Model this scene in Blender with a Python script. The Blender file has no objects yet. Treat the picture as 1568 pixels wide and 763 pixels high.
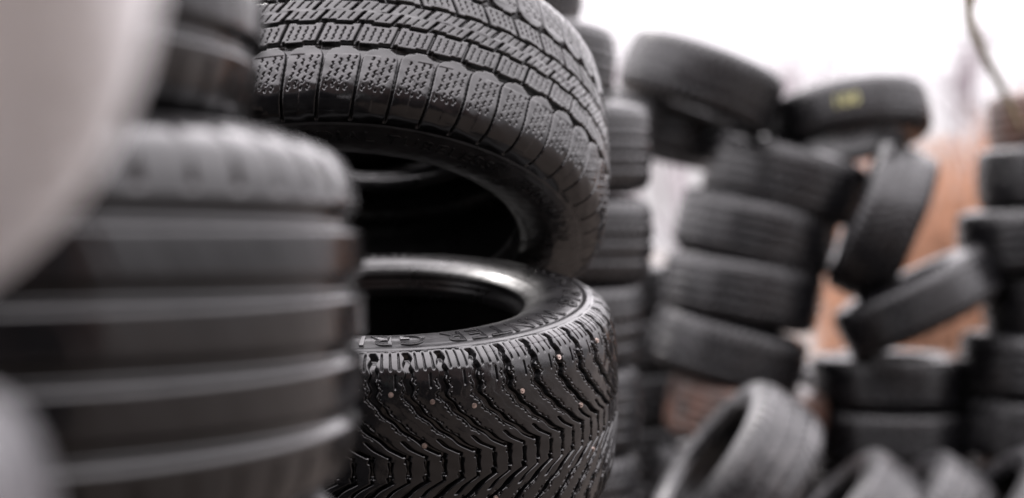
import bpy, math, random
import numpy as np
from mathutils import Vector, Matrix, Euler
random.seed(7); np.random.seed(7)
scene=bpy.context.scene
rad=math.radians

# ------------------------------------------------------------ materials
def rubber(name, dark=(0.0018,0.0018,0.0022), light=(0.006,0.0058,0.0062), r0=0.10, r1=0.24, bump=0.25, dust=None, dustamt=0.0, bs=150):
    m=bpy.data.materials.new(name); m.use_nodes=True
    nt=m.node_tree; N=nt.nodes; L=nt.links
    b=N['Principled BSDF']
    tc=N.new('ShaderNodeTexCoord')
    n1=N.new('ShaderNodeTexNoise'); n1.inputs['Scale'].default_value=13; n1.inputs['Detail'].default_value=4; n1.inputs['Roughness'].default_value=0.65
    L.new(tc.outputs['Object'],n1.inputs['Vector'])
    cr=N.new('ShaderNodeValToRGB'); cr.color_ramp.elements[0].position=0.35; cr.color_ramp.elements[1].position=0.7
    cr.color_ramp.elements[0].color=(*dark,1); cr.color_ramp.elements[1].color=(*light,1)
    L.new(n1.outputs['Fac'],cr.inputs['Fac'])
    col=cr.outputs['Color']
    if dust:
        mr=N.new('ShaderNodeMapRange'); mr.inputs['From Min'].default_value=0.62-dustamt*0.4; mr.inputs['From Max'].default_value=0.85-dustamt*0.4
        L.new(n1.outputs['Fac'],mr.inputs['Value'])
        mx=N.new('ShaderNodeMixRGB'); mx.inputs['Color2'].default_value=(*dust,1)
        L.new(mr.outputs['Result'],mx.inputs['Fac']); L.new(col,mx.inputs['Color1']); col=mx.outputs['Color']
    L.new(col,b.inputs['Base Color'])
    mr2=N.new('ShaderNodeMapRange'); mr2.inputs['From Min'].default_value=0.35; mr2.inputs['From Max'].default_value=0.65
    mr2.inputs['To Min'].default_value=r0; mr2.inputs['To Max'].default_value=r1
    sep=N.new('ShaderNodeSeparateColor'); L.new(n1.outputs['Color'],sep.inputs[0])
    L.new(sep.outputs[1],mr2.inputs['Value']); L.new(mr2.outputs['Result'],b.inputs['Roughness'])
    if bump>0:
        n4=N.new('ShaderNodeTexNoise'); n4.inputs['Scale'].default_value=bs; n4.inputs['Detail'].default_value=2
        L.new(tc.outputs['Object'],n4.inputs['Vector'])
        bp=N.new('ShaderNodeBump'); bp.inputs['Strength'].default_value=bump; bp.inputs['Distance'].default_value=0.0012
        L.new(n4.outputs['Fac'],bp.inputs['Height']); L.new(bp.outputs['Normal'],b.inputs['Normal'])
    return m
def simple(name,col,rough=0.6,metal=0.0):
    m=bpy.data.materials.new(name); m.use_nodes=True
    nt=m.node_tree; b=nt.nodes['Principled BSDF']
    b.inputs['Roughness'].default_value=rough; b.inputs['Metallic'].default_value=metal
    n=nt.nodes.new('ShaderNodeTexNoise'); n.inputs['Scale'].default_value=30; n.inputs['Detail'].default_value=2
    cr=nt.nodes.new('ShaderNodeValToRGB')
    cr.color_ramp.elements[0].color=(*[c*0.6 for c in col],1); cr.color_ramp.elements[1].color=(*[min(1,c*1.35) for c in col],1)
    cr.color_ramp.elements[0].position=0.3; cr.color_ramp.elements[1].position=0.7
    nt.links.new(n.outputs['Fac'],cr.inputs['Fac']); nt.links.new(cr.outputs['Color'],b.inputs['Base Color'])
    return m
M_wet=rubber('wet_rubber',r0=0.10,r1=0.24,bump=0.18)
M_wet2=rubber('wet_rubber_b',r0=0.11,r1=0.25,bump=0.12)
M_side=rubber('sidewall_rubber',(0.007,0.007,0.0075),(0.020,0.0195,0.020),0.24,0.40,0.06)
M_letter=rubber('letter_rubber',(0.005,0.005,0.0055),(0.014,0.0135,0.014),0.18,0.3,0)
M_near=rubber('wet_rubber_c',r0=0.10,r1=0.2,bump=0)
M_old=rubber('old_rubber',(0.002,0.002,0.0027),(0.009,0.0087,0.0097),0.17,0.32,0)
M_grey=rubber('grey_rubber',(0.008,0.008,0.009),(0.024,0.0235,0.025),0.22,0.40,0,(0.042,0.040,0.040),0.35)
M_brown=rubber('brown_rubber',(0.012,0.008,0.006),(0.06,0.031,0.023),0.25,0.45,0,(0.11,0.058,0.042),0.55)  # brown base with lighter brown noise patches
M_pale=rubber('sky_sheen_white',(0.80,0.79,0.80),(0.88,0.87,0.88),0.25,0.4,0)  # sky sheen on wet rubber, painted as a white base colour
M_pale2=rubber('sky_sheen_grey',(0.07,0.07,0.075),(0.12,0.115,0.12),0.25,0.4,0)  # weaker sky sheen, painted as a grey base colour
M_stud=simple('stud_metal',(0.36,0.29,0.26),0.4,0.95)
M_chalk=simple('yellow_chalk',(0.40,0.38,0.16),0.8)

# ------------------------------------------------------------ tyre mesh
def half_profile(R,W,Rb,sq=0.0):
    w=W/2; h=R-Rb
    out=[(0,R),(0.3*w,R-0.001),(0.58*w,R-0.004),(0.78*w,R-0.0095),(0.89*w,R-0.018),(0.965*w,R-0.034),(1.0*w,R-0.055),
         (1.025*w,R-0.50*h),(1.02*w,R-0.66*h),(0.97*w,Rb+0.17*h),(0.90*w,Rb+0.05*h),(0.84*w,Rb+0.006),(0.76*w,Rb),(0.66*w,Rb+0.003),
         (0.64*w,Rb+0.012),(0.76*w,Rb+0.25*h),(0.86*w,R-0.55*h),(0.87*w,R-0.07),(0.76*w,R-0.04),(0.5*w,R-0.026),(0.2*w,R-0.023)]
    return out
def catmull(P,closed=True,n=40):
    P=np.array(P,float); k=len(P); res=[]
    for i in range(k):
        p0,p1,p2,p3=P[(i-1)%k],P[i],P[(i+1)%k],P[(i+2)%k]
        d=[max(np.linalg.norm(b-a),1e-6)**0.5 for a,b in((p0,p1),(p1,p2),(p2,p3))]
        t0=0;t1=d[0];t2=t1+d[1];t3=t2+d[2]
        for j in range(n):
            t=t1+(t2-t1)*j/n
            A1=(t1-t)/(t1-t0)*p0+(t-t0)/(t1-t0)*p1
            A2=(t2-t)/(t2-t1)*p1+(t-t1)/(t2-t1)*p2
            A3=(t3-t)/(t3-t2)*p2+(t-t2)/(t3-t2)*p3
            B1=(t2-t)/(t2-t0)*A1+(t-t0)/(t2-t0)*A2
            B2=(t3-t)/(t3-t1)*A2+(t-t1)/(t3-t1)*A3
            res.append((t2-t)/(t2-t1)*B1+(t-t1)/(t2-t1)*B2)
    return np.array(res)
def tyre_profile(R,W,Rb,vt,fine,coarse):
    """returns z,r, nz,nr, v   (v: signed arc length from crown centre)"""
    hp=half_profile(R,W,Rb)
    full=hp+[(-z,r) for z,r in reversed(hp[1:])]
    C=catmull(full)
    d=np.linalg.norm(np.roll(C,-1,0)-C,axis=1); s=np.concatenate([[0],np.cumsum(d)]); tot=s[-1]
    a=np.arange(-vt,vt,fine); 
    nrest=int((tot-2*vt)/coarse); bb=np.linspace(vt,tot-vt,nrest,endpoint=False)
    v=np.concatenate([a,bb]); sv=np.mod(v,tot)
    Cx=np.append(C[:,0],C[0,0]); Cy=np.append(C[:,1],C[0,1])
    f=lambda q:(np.interp(np.mod(q,tot),s,Cx),np.interp(np.mod(q,tot),s,Cy))
    z,r=f(v); e=0.0012
    z1,r1=f(v+e); z0,r0=f(v-e)
    tz,tr=z1-z0,r1-r0; ln=np.hypot(tz,tr); tz/=ln; tr/=ln
    vs=np.where(v>tot/2,v-tot,v)
    return z,r,-tr,tz,vs
def tyre_mesh(name,R,W,Rb,hfun,vt,fine,coarse,thetas,mat,side=None):
    z,r,nz,nr,v=tyre_profile(R,W,Rb,vt,fine,coarse)
    th=thetas; n=len(th); m=len(v)
    U=(th[:,None]*R)*np.ones((1,m)); V=np.ones((n,1))*v[None,:]
    H=hfun(U,V)
    rr=r[None,:]+nr[None,:]*H; zz=z[None,:]+nz[None,:]*H
    co=np.empty((n,m,3)); co[...,0]=rr*np.cos(th)[:,None]; co[...,1]=rr*np.sin(th)[:,None]; co[...,2]=zz
    I=np.arange(n)[:,None]; J=np.arange(m)[None,:]; I2=(I+1)%n; J2=(J+1)%m
    q=np.stack([I*m+J+0*I, I2*m+J, I2*m+J2, I*m+J2],-1).reshape(-1,4)
    me=bpy.data.meshes.new(name)
    me.vertices.add(n*m); me.vertices.foreach_set('co',co.reshape(-1))
    k=len(q); me.loops.add(k*4); me.loops.foreach_set('vertex_index',q.reshape(-1).astype(np.int32))
    me.polygons.add(k); me.polygons.foreach_set('loop_start',(np.arange(k)*4).astype(np.int32))
    try: me.polygons.foreach_set('loop_total',np.full(k,4,np.int32))
    except Exception: pass
    me.polygons.foreach_set('use_smooth',np.ones(k,bool))
    me.materials.append(mat)
    if side:
        me.materials.append(side[0])
        mi=np.where(np.abs(V)>side[1],1,0).astype(np.int32).reshape(-1)
        me.polygons.foreach_set('material_index',mi)
    me.update(calc_edges=True); me.validate()
    return me
def sstep(a,b,x):
    t=np.clip((x-a)/(b-a),0,1); return t*t*(3-2*t)
def groove(dist,half,e=0.0006): return 1-sstep(half-e,half+e,dist)
def fr(x): return np.abs(np.mod(x,1)-0.5)   # 0 at .5
def tri(x): return 4*np.abs(np.mod(x,1)-0.5)-1
def sidewall_rings(av,lst):
    h=0
    for c,w,a in lst: h=h+a*np.exp(-((av-c)/w)**2)
    return h
def wear(U,V,a):
    return a*(np.sin(U*61+3*np.sin(V*47))*np.sin(V*83+2*np.sin(U*29))+0.6*np.sin(U*173+V*90)*np.sin(V*211-U*37))

# -- focus studded tyre, directional V tread
RL,WL,RbL=0.33,0.285,0.19
def h_vee(U,V):
    n=round(2*math.pi*RL/0.044); p=2*math.pi*RL/n
    av=np.abs(V); 
    t=np.clip((0.092-av)/0.076,0,1)
    s=0.084*(t**1.35); ds=np.where((t>0)&(t<1),0.084*1.35*np.maximum(t,1e-3)**0.35/0.076,0)
    k=np.sqrt(1+ds**2)
    wig=0.0015*np.sin(av*300)
    off=np.where(V<0,0.5*p,0)
    ph=(U+off-s+wig)/p
    dist=fr(ph)*p/k
    wdt=0.0029+0.0018*sstep(0.05,0.10,av)
    g=0.0095*groove(dist,wdt,0.0008)*sstep(0.008,0.012,av)*(1-sstep(0.146,0.153,av))
    g2=0.007*groove(fr(ph+0.5)*p/k,0.0013)*sstep(0.010,0.014,av)*(1-sstep(0.034,0.038,av))
    zz=0.0013*tri(av/0.0055)
    dash=np.where(np.mod(av/0.017+np.floor(ph)*0.37,1)>0.2,1,0)
    sp=0
    for o in (0.30,0.70):
        sp=np.maximum(sp,0.003*groove(fr(ph+o+0.5+zz/p)*p/k,0.0006,0.0004)*dash)
    sp=sp*sstep(0.036,0.040,av)*(1-sstep(0.112,0.116,av))
    ss=0.0042*groove(fr(U/(p/4)+0.5)*(p/4),0.0011,0.0006)*sstep(0.122,0.126,av)*(1-sstep(0.148,0.153,av))
    ss2=0.003*groove(fr(U/(p/2)+0.25)*(p/2),0.0009,0.0005)*sstep(0.100,0.102,av)*(1-sstep(0.118,0.120,av))
    cn=0.008*groove(fr((U+0.3*p)/(p/2))*(p/2),0.0016+0.16*av,0.0006)*(1-sstep(0.009,0.011,av))
    h=-np.maximum.reduce([g,g2,sp,ss,ss2,cn])
    tm=np.where(av<0.155,1,0.25)
    h=h+0.0005*np.sin(np.floor(ph)*12.9)*np.where(av<0.14,1,0)+wear(U,V,0.00035)*tm
    h=h+sidewall_rings(av,[(0.162,0.0013,0.0018),(0.168,0.0008,-0.0008),(0.232,0.001,0.0012),(0.255,0.0012,0.0016),(0.262,0.0009,0.001)])
    return h
def nonuni(R,step,c,halfspan,cstep):
    a=np.arange(c-halfspan,c+halfspan,step/R); rest=2*math.pi-2*halfspan
    b=np.linspace(c+halfspan,c-halfspan+2*math.pi,int(rest*R/cstep),endpoint=False)
    return np.concatenate([a,b])
me_vee=tyre_mesh('studded_tire_mesh',RL,WL,RbL,h_vee,0.156,0.0009,0.003,nonuni(RL,0.00085,-math.pi/2,rad(100),0.003),M_wet,(M_side,0.155))

# -- upper winter tyre
RU,WU,RbU=0.40,0.30,0.25
def h_win(U,V):
    n=round(2*math.pi*RU/0.050); p=2*math.pi*RU/n
    av=np.abs(V)
    U=np.where(V>0,U+0.4*p,U)
    G1=0.055
    s=-0.012*((av-G1)/0.09)
    ph=(U-s)/p
    gl=0.0070*groove(fr(ph)*p,0.0017+0.012*np.exp(-np.maximum(av-G1-0.005,0)/0.004),0.0007)*sstep(G1+.0015,G1+.003,av)*(1-sstep(0.160,0.168,av))
    st=np.where(np.mod(U/p+0.13,1)>0.5,1,-1)
    g1=0.009*groove(np.abs(av-(G1+0.0013*st)),0.0031,0.0008)
    sh=0
    cell=np.mod(ph+0.5,1)
    for k,o in enumerate((0.24,0.42,0.6,0.78)):
        x=cell-o+0.16*(av-0.10)/0.05+0.02*tri(av/0.006)
        dash=np.where(np.mod(av/0.0155+k*0.33,1)>0.32,1,0)
        sh=np.maximum(sh,0.0035*groove(np.abs(x)*p,0.0009,0.0004)*dash)
    sh=sh*sstep(0.072,0.074,av)*(1-sstep(0.120,0.123,av))
    ph2=(U+0.35*(av-0.04)+0.2*p)/p
    l2=0.0075*groove(fr(ph2)*p/1.06,0.0019,0.0006)*np.where((av<G1)&(av>0.02),1,0)
    st2=np.where(fr(ph2)>0.25,1,-1)
    g2=0.009*groove(np.abs(av-(0.0195+0.0012*st2)),0.0027,0.0008)
    s2=0
    c2=np.mod(ph2+0.5,1)
    for k,o in enumerate((0.2,0.4,0.6,0.8)):
        s2=np.maximum(s2,0.0035*groove(np.abs(c2-o+0.015*tri(av/0.007))*p,0.0010,0.0004))
    s2=s2*np.where((av<0.048)&(av>0.027),1,0)
    ph3=(U-0.8*V)/p
    l3=0.0075*groove(fr(ph3)*p/1.28,0.0017,0.0006)*np.where(av<0.02,1,0)
    s3=0.003*groove(fr(ph3*4+0.5)*p/4/1.28,0.0008,0.0004)*np.where((av<0.0145)&(av>0.003),1,0)
    h=-np.maximum.reduce([gl,g1,sh,l2,g2,s2,l3,s3])
    h=h+0.0006*np.sin(np.floor(ph)*7.7)*np.where((av>0.07)&(av<0.15),1,0)+wear(U,V,0.00035)
    h=h+sidewall_rings(av,[(0.174,0.0015,0.0028),(0.182,0.001,0.0014),(0.215,0.001,0.0009),(0.255,0.0015,0.0018)])
    return h
me_win=tyre_mesh('winter_tire_mesh',RU,WU,RbU,h_win,0.172,0.001,0.0035,nonuni(RU,0.001,-math.pi/2,rad(95),0.004),M_wet2,(M_side,0.170))

# -- generic tyres
def make_generic(name,R,W,Rb,grooves,lat,latw,slant,mat,mid=0,gw=0.0045,fine=0.002,tstep=0.003,ge=0.0015,middepth=0.005):
    def hf(U,V):
        av=np.abs(V); sc=W/0.25
        h=0*U
        for g in grooves:
            h=np.maximum(h,0.008*groove(np.abs(V-g*sc),gw,ge))
        n=round(2*math.pi*R/lat); p=2*math.pi*R/n
        x=fr((U+slant*V)/p)*p
        a0=max(abs(g) for g in grooves)*sc+0.006
        h=np.maximum(h,0.006*groove(x,latw,0.0012)*sstep(a0+.008,a0+0.012,av)*(1-sstep(0.13*sc,0.14*sc,av)))
        if mid:
            x2=fr((U+mid*V)/(p))*p
            h=np.maximum(h,middepth*groove(x2,latw*0.7,0.001)*(1-sstep(a0-0.012,a0-0.01,av)))
        return -h+sidewall_rings(av,[(0.15*sc,0.0025,0.002),(0.18*sc,0.002,0.001),(0.22*sc,0.002,0.0018)])
    th=np.linspace(-math.pi,math.pi,int(2*math.pi*R/tstep),endpoint=False)
    return tyre_mesh(name,R,W,Rb,hf,0.14*W/0.25,fine,0.006,th,mat)
g_near=make_generic('summer_tire_mesh',0.33,0.275,0.215,(-0.0655,-0.0215,0.0225,0.0675),0.040,0.0020,0.0,M_near,0.5,0.0065,0.0012,0.003,0.0042,0.0005)
g_a=make_generic('rib_tire_mesh',0.315,0.245,0.20,(-0.06,-0.02,0.02,0.06),0.03,0.0025,0.25,M_old,0,0.005,0.0025,0.004,0.0025)
g_b=make_generic('block_tire_mesh',0.31,0.235,0.195,(-0.055,0.0,0.055),0.036,0.003,-0.4,M_old,0.7,0.005,0.0025,0.004,0.0025)
g_c=make_generic('slim_tire_mesh',0.32,0.20,0.205,(-0.05,-0.017,0.017,0.05),0.028,0.002,0.2,M_old,0,0.004,0.0025,0.004,0.0025)
def variant(me,mat):
    m=me.copy(); m.materials.clear(); m.materials.append(mat); return m
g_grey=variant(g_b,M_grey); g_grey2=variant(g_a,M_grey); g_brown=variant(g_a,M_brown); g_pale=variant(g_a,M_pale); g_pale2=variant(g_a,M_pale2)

def tyre(me,loc,rx=0,ry=0,rz=0,spin=None,name='car_tire'):
    o=bpy.data.objects.new(name,me); scene.collection.objects.link(o)
    if spin is None: spin=random.uniform(0,360)
    R=Euler((rad(rx),rad(ry),rad(rz)),'XYZ').to_matrix()@Matrix.Rotation(rad(spin),3,'Z')
    o.matrix_world=Matrix.Translation(loc)@R.to_4x4()
    return o

# curved text
def text_mesh(txt,size,ext):
    cu=bpy.data.curves.new('t','FONT'); cu.body=txt; cu.size=size; cu.extrude=ext; cu.bevel_depth=0.0003; cu.resolution_u=4; cu.align_x='CENTER'
    cu.space_character=1.15
    ob=bpy.data.objects.new('t',cu); scene.collection.objects.link(ob)
    dg=bpy.context.evaluated_depsgraph_get(); me=bpy.data.meshes.new_from_object(ob.evaluated_get(dg))
    bpy.data.objects.remove(ob); return me
def side_text(parent,txt,size,rbase,ang,R,W,Rb,mat,name,sx=1.0,side=1,ext=0.002):
    me=text_mesh(txt,size,ext)
    z,r,nz,nr,v=tyre_profile(R,W,Rb,0.14,0.002,0.003)
    msk=(v>0.12)&(z>0)&(v<0.30)&(nz>0.2)
    rs=r[msk]; zs=z[msk]; o=np.argsort(rs); rs=rs[o]; zs=zs[o]
    for vt in me.vertices:
        x,y,h=vt.co
        rr=rbase+y; a=ang-side*x*sx/(rbase+size*0.35)
        zz=float(np.interp(rr,rs,zs))+h+0.0002
        vt.co=(rr*math.cos(a),rr*math.sin(a),side*zz)
    me.materials.clear(); me.materials.append(mat)
    ob=bpy.data.objects.new(name,me); scene.collection.objects.link(ob); ob.parent=parent
    return ob

# ------------------------------------------------------------ focus stack (right of centre)
lower=tyre(me_vee,(-0.178,2.045,1.096),rx=11.5,spin=0,name='studded_winter_tire')
for a,t in ((-62,'WINTER GRIP'),(12,'265/60 R18'),(-140,'TUBELESS'),(120,'WINTER GRIP')):
    side_text(lower,t,0.038,0.250,rad(a),RL,WL,RbL,M_letter,'sidewall_lettering',1.3,1,0.0014)
# studs
import bmesh
bm=bmesh.new()
zP,rP,nzP,nrP,vP=tyre_profile(RL,WL,RbL,0.142,0.001,0.0035)
sel=np.abs(vP)<0.14; o_=np.argsort(vP[sel]); vq=vP[sel][o_]; zq=zP[sel][o_]; rq=rP[sel][o_]; nzq=nzP[sel][o_]; nrq=nrP[sel][o_]
studs=[(.10,.095),(.254,.084),(.415,.074),(.625,.082),(.836,.112),(1.14,.112),(.22,.03),(.95,.04),(.5,-.05),(.1,-.08),(.75,-.08),(1.05,-.03)]
for i in range(50): studs.append((random.uniform(1.4,5.8),random.choice([-1,1])*random.uniform(.03,.1)))
for ph,v in studs:
    a=ph-math.pi/2
    f=lambda arr: float(np.interp(v,vq,arr))
    n=Vector((f(nrq)*math.cos(a),f(nrq)*math.sin(a),f(nzq)))
    pos=Vector((f(rq)*math.cos(a),f(rq)*math.sin(a),f(zq)))
    q=n.to_track_quat('Z','Y').to_matrix().to_4x4()
    for r1,r2,d,off in ((0.0036,0.0032,0.002,0.0001),(0.0016,0.0012,0.003,0.0010)):
        bmesh.ops.create_cone(bm,cap_ends=True,segments=14,radius1=r1,radius2=r2,depth=d,matrix=Matrix.Translation(pos+n*off)@q)
me=bpy.data.meshes.new('studs'); bm.to_mesh(me); bm.free(); me.materials.append(M_stud)
so=bpy.data.objects.new('tread_studs',me); scene.collection.objects.link(so); so.parent=lower

tl=rad(27.5)
axis=Vector((0,math.sin(tl),math.cos(tl)))
base=Vector((-0.246,2.2,1.313))
upper=tyre(me_win,base+axis*0.14,rx=-27.5,spin=0,name='winter_tire')
for a,t in ((-75,'RADIAL TUBELESS'),(-20,'305/40 R20'),(-130,'WINTER')):
    side_text(upper,t,0.028,0.318,rad(a),RU,WU,RbU,M_letter,'sidewall_lettering',1.2,-1,0.001)
# more of the pile on top of / behind it
tyre(g_near,base+axis*0.425+Vector((-.05,0.02,0)),rx=-27)
tyre(g_a,base+axis*0.69+Vector((-.09,0.05,0)),rx=-24)
for i in range(7): tyre(g_a,(-0.30,3.05,.125+.245*i),rx=random.uniform(-2,2))
for i,(dx,dy,rx) in enumerate([(-0.01,0.03,7),(0.012,0.05,3),(-0.015,0.04,0)]):
    tyre(g_a,(-0.178+dx,2.045+dy,0.83-0.245*i),rx=rx)
tyre(g_c,(-0.178,2.085,0.105))

# ------------------------------------------------------------ near left stack
tyre(g_near,(-0.445,1.1,1.248))
tyre(g_near,(-0.525,1.1,1.525))
for i,z in enumerate((0.985,0.74,.495,.25)): tyre(g_a,(-0.44-.01*(i%2),1.11,z))
# nearest stack: two tyres with sky sheen painted into their colour, on old ones
tyre(g_pale,(-0.43,.45,1.47),rx=-30,ry=-7,name='sky_sheen_tire')
tyre(g_pale2,(-0.468,.44,1.13),name='sky_sheen_tire')
for z in (.885,.64,.395,.15): tyre(g_a,(-0.47,.44,z-.02))

# ------------------------------------------------------------ stack behind
for x,z,ry in [(-.107,2.04,6),(-.024,1.81,3),(.077,1.572,-2),(.086,1.335,2),(.058,1.10,0),(.049,.862,2),(.05,.625,0),(.03,.39,0),(.04,.155,0)]:
    tyre(random.choice([g_a,g_b]),(x,4.0,z),ry=ry,rx=random.uniform(-2,3))

# ------------------------------------------------------------ leaning stack
for i,(x,z,g) in enumerate([(1.07,1.573,g_a),(.955,1.365,g_a),(.90,1.135,g_a),(.845,.90,g_b),(.92,.66,g_brown),(.87,.39,g_a),(.86,.14,g_a)]):
    tyre(g,(x,5.6,z),ry=(15,13,10,15,10,4,0)[i],rx=(3,2,0,2,4,0,0)[i])
tyre(g_b,(.717,5.4,1.93),ry=20,rx=2)
tyre(g_b,(.66,5.95,1.80),ry=14)
marked=tyre(g_c,(1.32,5.6,1.80),ry=-7,rx=-12,spin=0)
# standing / leaning ones
tyre(g_b,(1.43,5.5,1.40),ry=112,rz=-10)
tyre(g_c,(1.55,5.45,1.10),ry=-27,rx=-4)
for z,gg in ((.118,g_b),(.353,g_b),(.572,g_c),(.777,g_c)): tyre(gg,(1.515+random.uniform(-.02,.02),5.7,z))
for i in range(7): tyre(g_a if i%2 else g_b,(2.09+random.uniform(-.05,.05),5.5,.125+.242*i),ry=random.uniform(-5,5) if i else 0)
tyre(g_brown,(2.2,5.6,1.81),ry=-5)
for i in range(5): tyre(g_a,(2.85+random.uniform(-.03,.03),5.8,.125+.242*i))
# low front ones
tyre(g_grey,(.65,4.2,.61),ry=-53,rz=3)
tyre(g_a,(.55,4.35,.33),ry=8); tyre(g_a,(.56,4.38,.12))
for x,y,z,ry in [(1.10,4.7,.34,-50),(1.34,4.75,.33,-52),(1.60,4.65,.36,-50),(1.86,4.7,.35,-55),(2.12,4.7,.34,-52)]:
    tyre(g_grey if random.random()<.6 else g_grey2,(x,y,z),ry=ry,rz=-6)
for x,y,k0 in [(.64,6.7,5),(1.38,7.0,3),(0.1,6.3,6),(2.75,7.2,4),(1.95,6.8,2),(-.5,5.5,6),(-1.3,5.0,6),(-1.4,3.4,6),(-1.25,2.1,6),(-1.2,1.3,5)]:
    for k in range(k0): tyre(g_a,(x+random.uniform(-.02,.02),y,.125+.245*k))
# unseen stacks added behind the camera to darken reflections
for i in range(9):
    x=-3.4+.85*i
    for k in range(random.choice([6,7,8])): tyre(random.choice([g_a,g_b,g_c]),(x+random.uniform(-.03,.03),-2.3+random.uniform(-.1,.1)*(i%2),.12+.242*k))

# chalk number on tyre tread
tm=text_mesh('100',0.06,0.0006)
for vt in tm.vertices:
    x,y,h=vt.co; a=-math.pi/2-0.22+x/0.32
    vt.co=((0.3205+h)*math.cos(a),(0.3205+h)*math.sin(a),y-0.02)
tm.materials.clear(); tm.materials.append(M_chalk)
co=bpy.data.objects.new('chalk_number',tm); scene.collection.objects.link(co); co.parent=marked

# ------------------------------------------------------------ ground
me=bpy.data.meshes.new('ground'); s=400
me.from_pydata([(-s,-s,0),(s,-s,0),(s,s,0),(-s,s,0)],[],[(0,1,2,3)])
g=bpy.data.objects.new('ground',me); scene.collection.objects.link(g)
m=bpy.data.materials.new('wet_soil'); m.use_nodes=True; nt=m.node_tree; b=nt.nodes['Principled BSDF']
tc=nt.nodes.new('ShaderNodeTexCoord'); n=nt.nodes.new('ShaderNodeTexNoise'); n.inputs['Scale'].default_value=3; n.inputs['Detail'].default_value=6
nt.links.new(tc.outputs['Object'],n.inputs['Vector'])
cr=nt.nodes.new('ShaderNodeValToRGB'); cr.color_ramp.elements[0].color=(.03,.024,.02,1); cr.color_ramp.elements[1].color=(.09,.07,.055,1)
nt.links.new(n.outputs['Fac'],cr.inputs['Fac']); nt.links.new(cr.outputs['Color'],b.inputs['Base Color']); b.inputs['Roughness'].default_value=.7
bp=nt.nodes.new('ShaderNodeBump'); bp.inputs['Distance'].default_value=.03; nt.links.new(n.outputs['Fac'],bp.inputs['Height']); nt.links.new(bp.outputs['Normal'],b.inputs['Normal'])
me.materials.append(m)

# unseen brick block added behind the camera, darkens reflections in camera-facing rubber
M_brick=bpy.data.materials.new('brick'); M_brick.use_nodes=True; nt=M_brick.node_tree
bt=nt.nodes.new('ShaderNodeTexBrick'); bt.inputs['Scale'].default_value=4; bt.inputs['Color1'].default_value=(.11,.05,.04,1); bt.inputs['Color2'].default_value=(.08,.04,.03,1); bt.inputs['Mortar'].default_value=(.12,.11,.10,1)
tc=nt.nodes.new('ShaderNodeTexCoord'); mp=nt.nodes.new('ShaderNodeMapping'); mp.inputs['Rotation'].default_value=(rad(90),0,0)
nt.links.new(tc.outputs['Object'],mp.inputs['Vector']); nt.links.new(mp.outputs['Vector'],bt.inputs['Vector']); nt.links.new(bt.outputs['Color'],nt.nodes['Principled BSDF'].inputs['Base Color'])
M_roof=simple('roof_sheet',(.12,.12,.13),.6); M_door=simple('shed_door',(.1,.12,.11),.5); M_glass=simple('window_glass',(.03,.035,.04),.1)
shed=bpy.data.objects.new('blocker_shed',None); scene.collection.objects.link(shed)
def box(name,x0,x1,y0,y1,z0,z1,mat,parent):
    bm=bmesh.new(); bmesh.ops.create_cube(bm,size=1,matrix=Matrix.Translation(((x0+x1)/2,(y0+y1)/2,(z0+z1)/2))@Matrix.Diagonal((x1-x0,y1-y0,z1-z0,1)))
    bmesh.ops.bevel(bm,geom=bm.edges[:],offset=.01,segments=1,affect='EDGES')
    me=bpy.data.meshes.new(name); bm.to_mesh(me); bm.free(); me.materials.append(mat)
    o=bpy.data.objects.new(name,me); scene.collection.objects.link(o); o.parent=parent
box('blocker_walls',-10,10,-12,-5,0,6.6,M_brick,shed)
box('blocker_roof',-10.4,10.4,-12.4,-4.6,6.603,6.8,M_roof,shed)
box('blocker_door',-1.5,1.3,-5,-4.94,0.005,2.8,M_door,shed)
for x in (-6.5,-4,4,6.5): box('blocker_window',x-.6,x+.6,-5,-4.95,1.6,2.8,M_glass,shed)

# ------------------------------------------------------------ branches
class Tubes:
    def __init__(s): s.v=[]; s.f=[]
    def seg(s,pts,rads,k=5):
        base=len(s.v); n=len(pts)
        for i,p in enumerate(pts):
            d=(pts[min(i+1,n-1)]-pts[max(i-1,0)]).normalized()
            a=d.orthogonal().normalized(); b=d.cross(a)
            for j in range(k):
                t=2*math.pi*j/k; s.v.append(tuple(p+(a*math.cos(t)+b*math.sin(t))*rads[i]))
        for i in range(n-1):
            for j in range(k):
                s.f.append((base+i*k+j,base+i*k+(j+1)%k,base+(i+1)*k+(j+1)%k,base+(i+1)*k+j))
    def obj(s,name,mat):
        me=bpy.data.meshes.new(name); me.from_pydata(s.v,[],s.f); me.materials.append(mat)
        for p in me.polygons: p.use_smooth=True
        o=bpy.data.objects.new(name,me); scene.collection.objects.link(o); return o
def grow(T,p,d,L,r,depth,k=4):
    n=5; pts=[p]; q=p.copy(); dd=d.copy()
    for i in range(n):
        dd=(dd+Vector((random.uniform(-.16,.16),random.uniform(-.16,.16),random.uniform(-.05,.14)))).normalized()
        q=q+dd*L/n; pts.append(q)
    T.seg(pts,[r*(1-.5*i/n) for i in range(n+1)],k)
    if depth==0: return
    for c in range(random.randint(3,4)):
        i=random.randint(2,n); 
        nd=(dd+Vector((random.uniform(-1,1),random.uniform(-1,1),random.uniform(-.2,.7)))*.75).normalized()
        grow(T,pts[i],nd,L*random.uniform(.55,.75),max(r*.55,.008),depth-1,3)
M_bark=simple('bark',(.24,.20,.22),.85)
M_bark2=simple('branch_bark',(.07,.055,.025),.8)
T=Tubes()
for i in range(24):
    x=-6+i*1.3+random.uniform(-.6,.6); y=random.uniform(24,36)
    grow(T,Vector((x,y,0)),Vector((0,0,1)),random.uniform(2.2,3.4),.09,4)
T.obj('bare_trees',M_bark)
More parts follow.
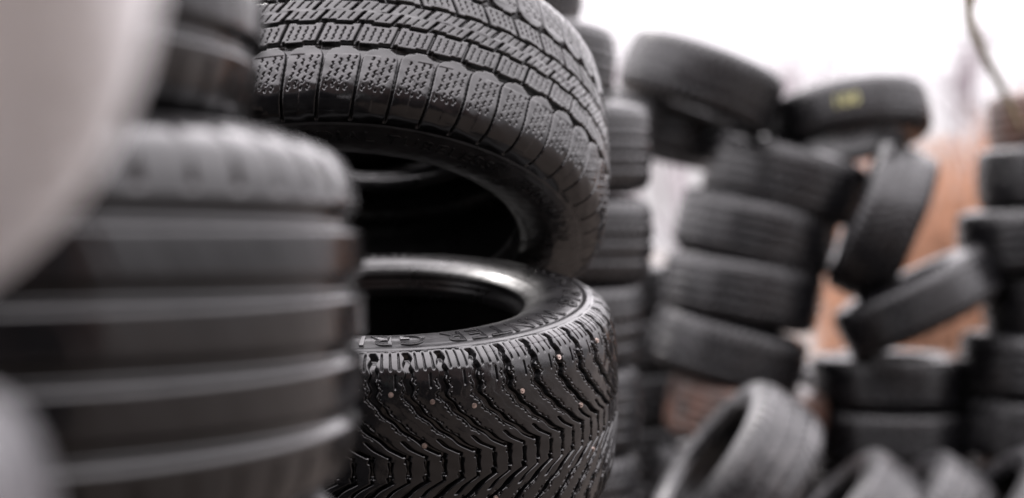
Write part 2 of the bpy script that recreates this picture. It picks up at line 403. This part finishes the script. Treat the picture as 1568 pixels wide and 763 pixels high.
# nearer bare tree, standing right of the frame with a drooping limb into view
T=Tubes()
T.seg([Vector(p) for p in [(3.6,6.4,0),(3.55,6.4,1.2),(3.4,6.35,2.4),(3.2,6.2,3.3),(3.1,6.1,4.4)]],[.11,.09,.07,.05,.02],8)
T.seg([Vector(p) for p in [(3.2,6.2,3.3),(2.7,5.8,3.35),(2.1,5.2,2.9),(1.66,5.0,2.45),(1.60,5.0,2.2),(1.61,5.0,2.10),(1.66,5.0,1.98),(1.73,5.0,1.85),(1.79,5.0,1.72)]],[.045,.03,.024,.020,.018,.018,.016,.013,.008],6)
T.seg([Vector(p) for p in [(1.605,5.0,2.13),(1.66,4.98,2.26),(1.69,4.97,2.42)]],[.010,.008,.005],5)
for s0 in range(5):
    grow(T,Vector((3.3,6.3,2.4+s0*.4)),Vector((random.uniform(.1,1),random.uniform(-.5,.8),.6)).normalized(),1.2,.03,2)
T.obj('bare_tree',M_bark2)
# dry hedge of twigs
M_dry=simple('dry_twigs',(.44,.245,.155),.8)
T=Tubes()
for i in range(5200):
    x=random.uniform(1.95,5.2); y=8.3+random.uniform(-.35,.5)
    hgt=1.95+.25*math.sin(x*2.1)+random.uniform(-.7,.25)
    a=Vector((x,y,0)); b=Vector((x+random.uniform(-.15,.15),y+random.uniform(-.1,.1),hgt*.55)); c=Vector((b.x+random.uniform(-.25,.25),b.y+random.uniform(-.1,.1),hgt))
    T.seg([a,b,c],[.008,.006,.002],3)
T.obj('dry_hedge',M_dry)
# overhead wire with its poles
T=Tubes()
pts=[]
for i in range(25):
    t=i/24; pts.append(Vector((-8+26*t,15,4.45-1.9*t+.5*(2*t-1)**2)))
T.seg(pts,[.018]*25,5)
M_wire=simple('wire',(.12,.12,.12),.6)
T.seg([Vector((-8,15,0)),Vector((-8,15,5.2))],[.12,.09],10); T.seg([Vector((18,15,0)),Vector((18,15,3.4))],[.12,.09],10)
T.obj('overhead_wire',M_wire)

# ------------------------------------------------------------ world, sun
w=bpy.data.worlds.new('World'); scene.world=w; w.use_nodes=True; nt=w.node_tree
bg=nt.nodes['Background']; sky=nt.nodes.new('ShaderNodeTexSky'); sky.sky_type='NISHITA'; sky.sun_disc=False
sky.sun_elevation=rad(50); sky.sun_rotation=rad(-35); sky.air_density=1.0; sky.dust_density=4
mx=nt.nodes.new('ShaderNodeMixRGB'); mx.inputs['Fac'].default_value=.9
tc=nt.nodes.new('ShaderNodeTexCoord'); nz=nt.nodes.new('ShaderNodeTexNoise'); nz.inputs['Scale'].default_value=2.2; nz.inputs['Detail'].default_value=3
nt.links.new(tc.outputs['Generated'],nz.inputs['Vector'])
cr=nt.nodes.new('ShaderNodeValToRGB'); cr.color_ramp.elements[0].position=.3; cr.color_ramp.elements[1].position=.7
cr.color_ramp.elements[0].color=(9.5,9.0,9.4,1); cr.color_ramp.elements[1].color=(13,12.3,12.8,1)
nt.links.new(nz.outputs['Fac'],cr.inputs['Fac'])
# overcast sky: brighter towards the zenith
sp=nt.nodes.new('ShaderNodeSeparateXYZ'); nt.links.new(tc.outputs['Generated'],sp.inputs[0])
mr=nt.nodes.new('ShaderNodeMapRange'); mr.inputs['From Min'].default_value=0.05; mr.inputs['From Max'].default_value=.9; mr.inputs['To Min'].default_value=.66; mr.inputs['To Max'].default_value=6.2
nt.links.new(sp.outputs['Z'],mr.inputs['Value'])
vm=nt.nodes.new('ShaderNodeVectorMath'); vm.operation='SCALE'; nt.links.new(cr.outputs['Color'],vm.inputs[0]); nt.links.new(mr.outputs['Result'],vm.inputs['Scale'])
nt.links.new(sky.outputs['Color'],mx.inputs['Color1']); nt.links.new(vm.outputs['Vector'],mx.inputs['Color2'])
nt.links.new(mx.outputs['Color'],bg.inputs['Color']); bg.inputs['Strength'].default_value=.12
sl=bpy.data.lights.new('sun','SUN'); sl.energy=1.5; sl.angle=rad(12); sl.color=(1,.96,.92)
so=bpy.data.objects.new('sun',sl); scene.collection.objects.link(so)
az=rad(-35); el=rad(50)
dirv=Vector((math.sin(az)*math.cos(el),math.cos(az)*math.cos(el),math.sin(el)))
so.rotation_euler=dirv.to_track_quat('Z','Y').to_euler()

# ------------------------------------------------------------ camera
c=bpy.data.cameras.new('Camera'); cam=bpy.data.objects.new('Camera',c); scene.collection.objects.link(cam)
cam.location=(0,0,1.30); cam.rotation_euler=(rad(90),0,0); c.lens=50; c.sensor_width=36
c.clip_start=.02; c.clip_end=1000
c.dof.use_dof=True; c.dof.focus_distance=1.77; c.dof.aperture_fstop=1.7
scene.camera=cam
scene.view_settings.view_transform='Standard'; scene.view_settings.look='None'; scene.view_settings.exposure=0
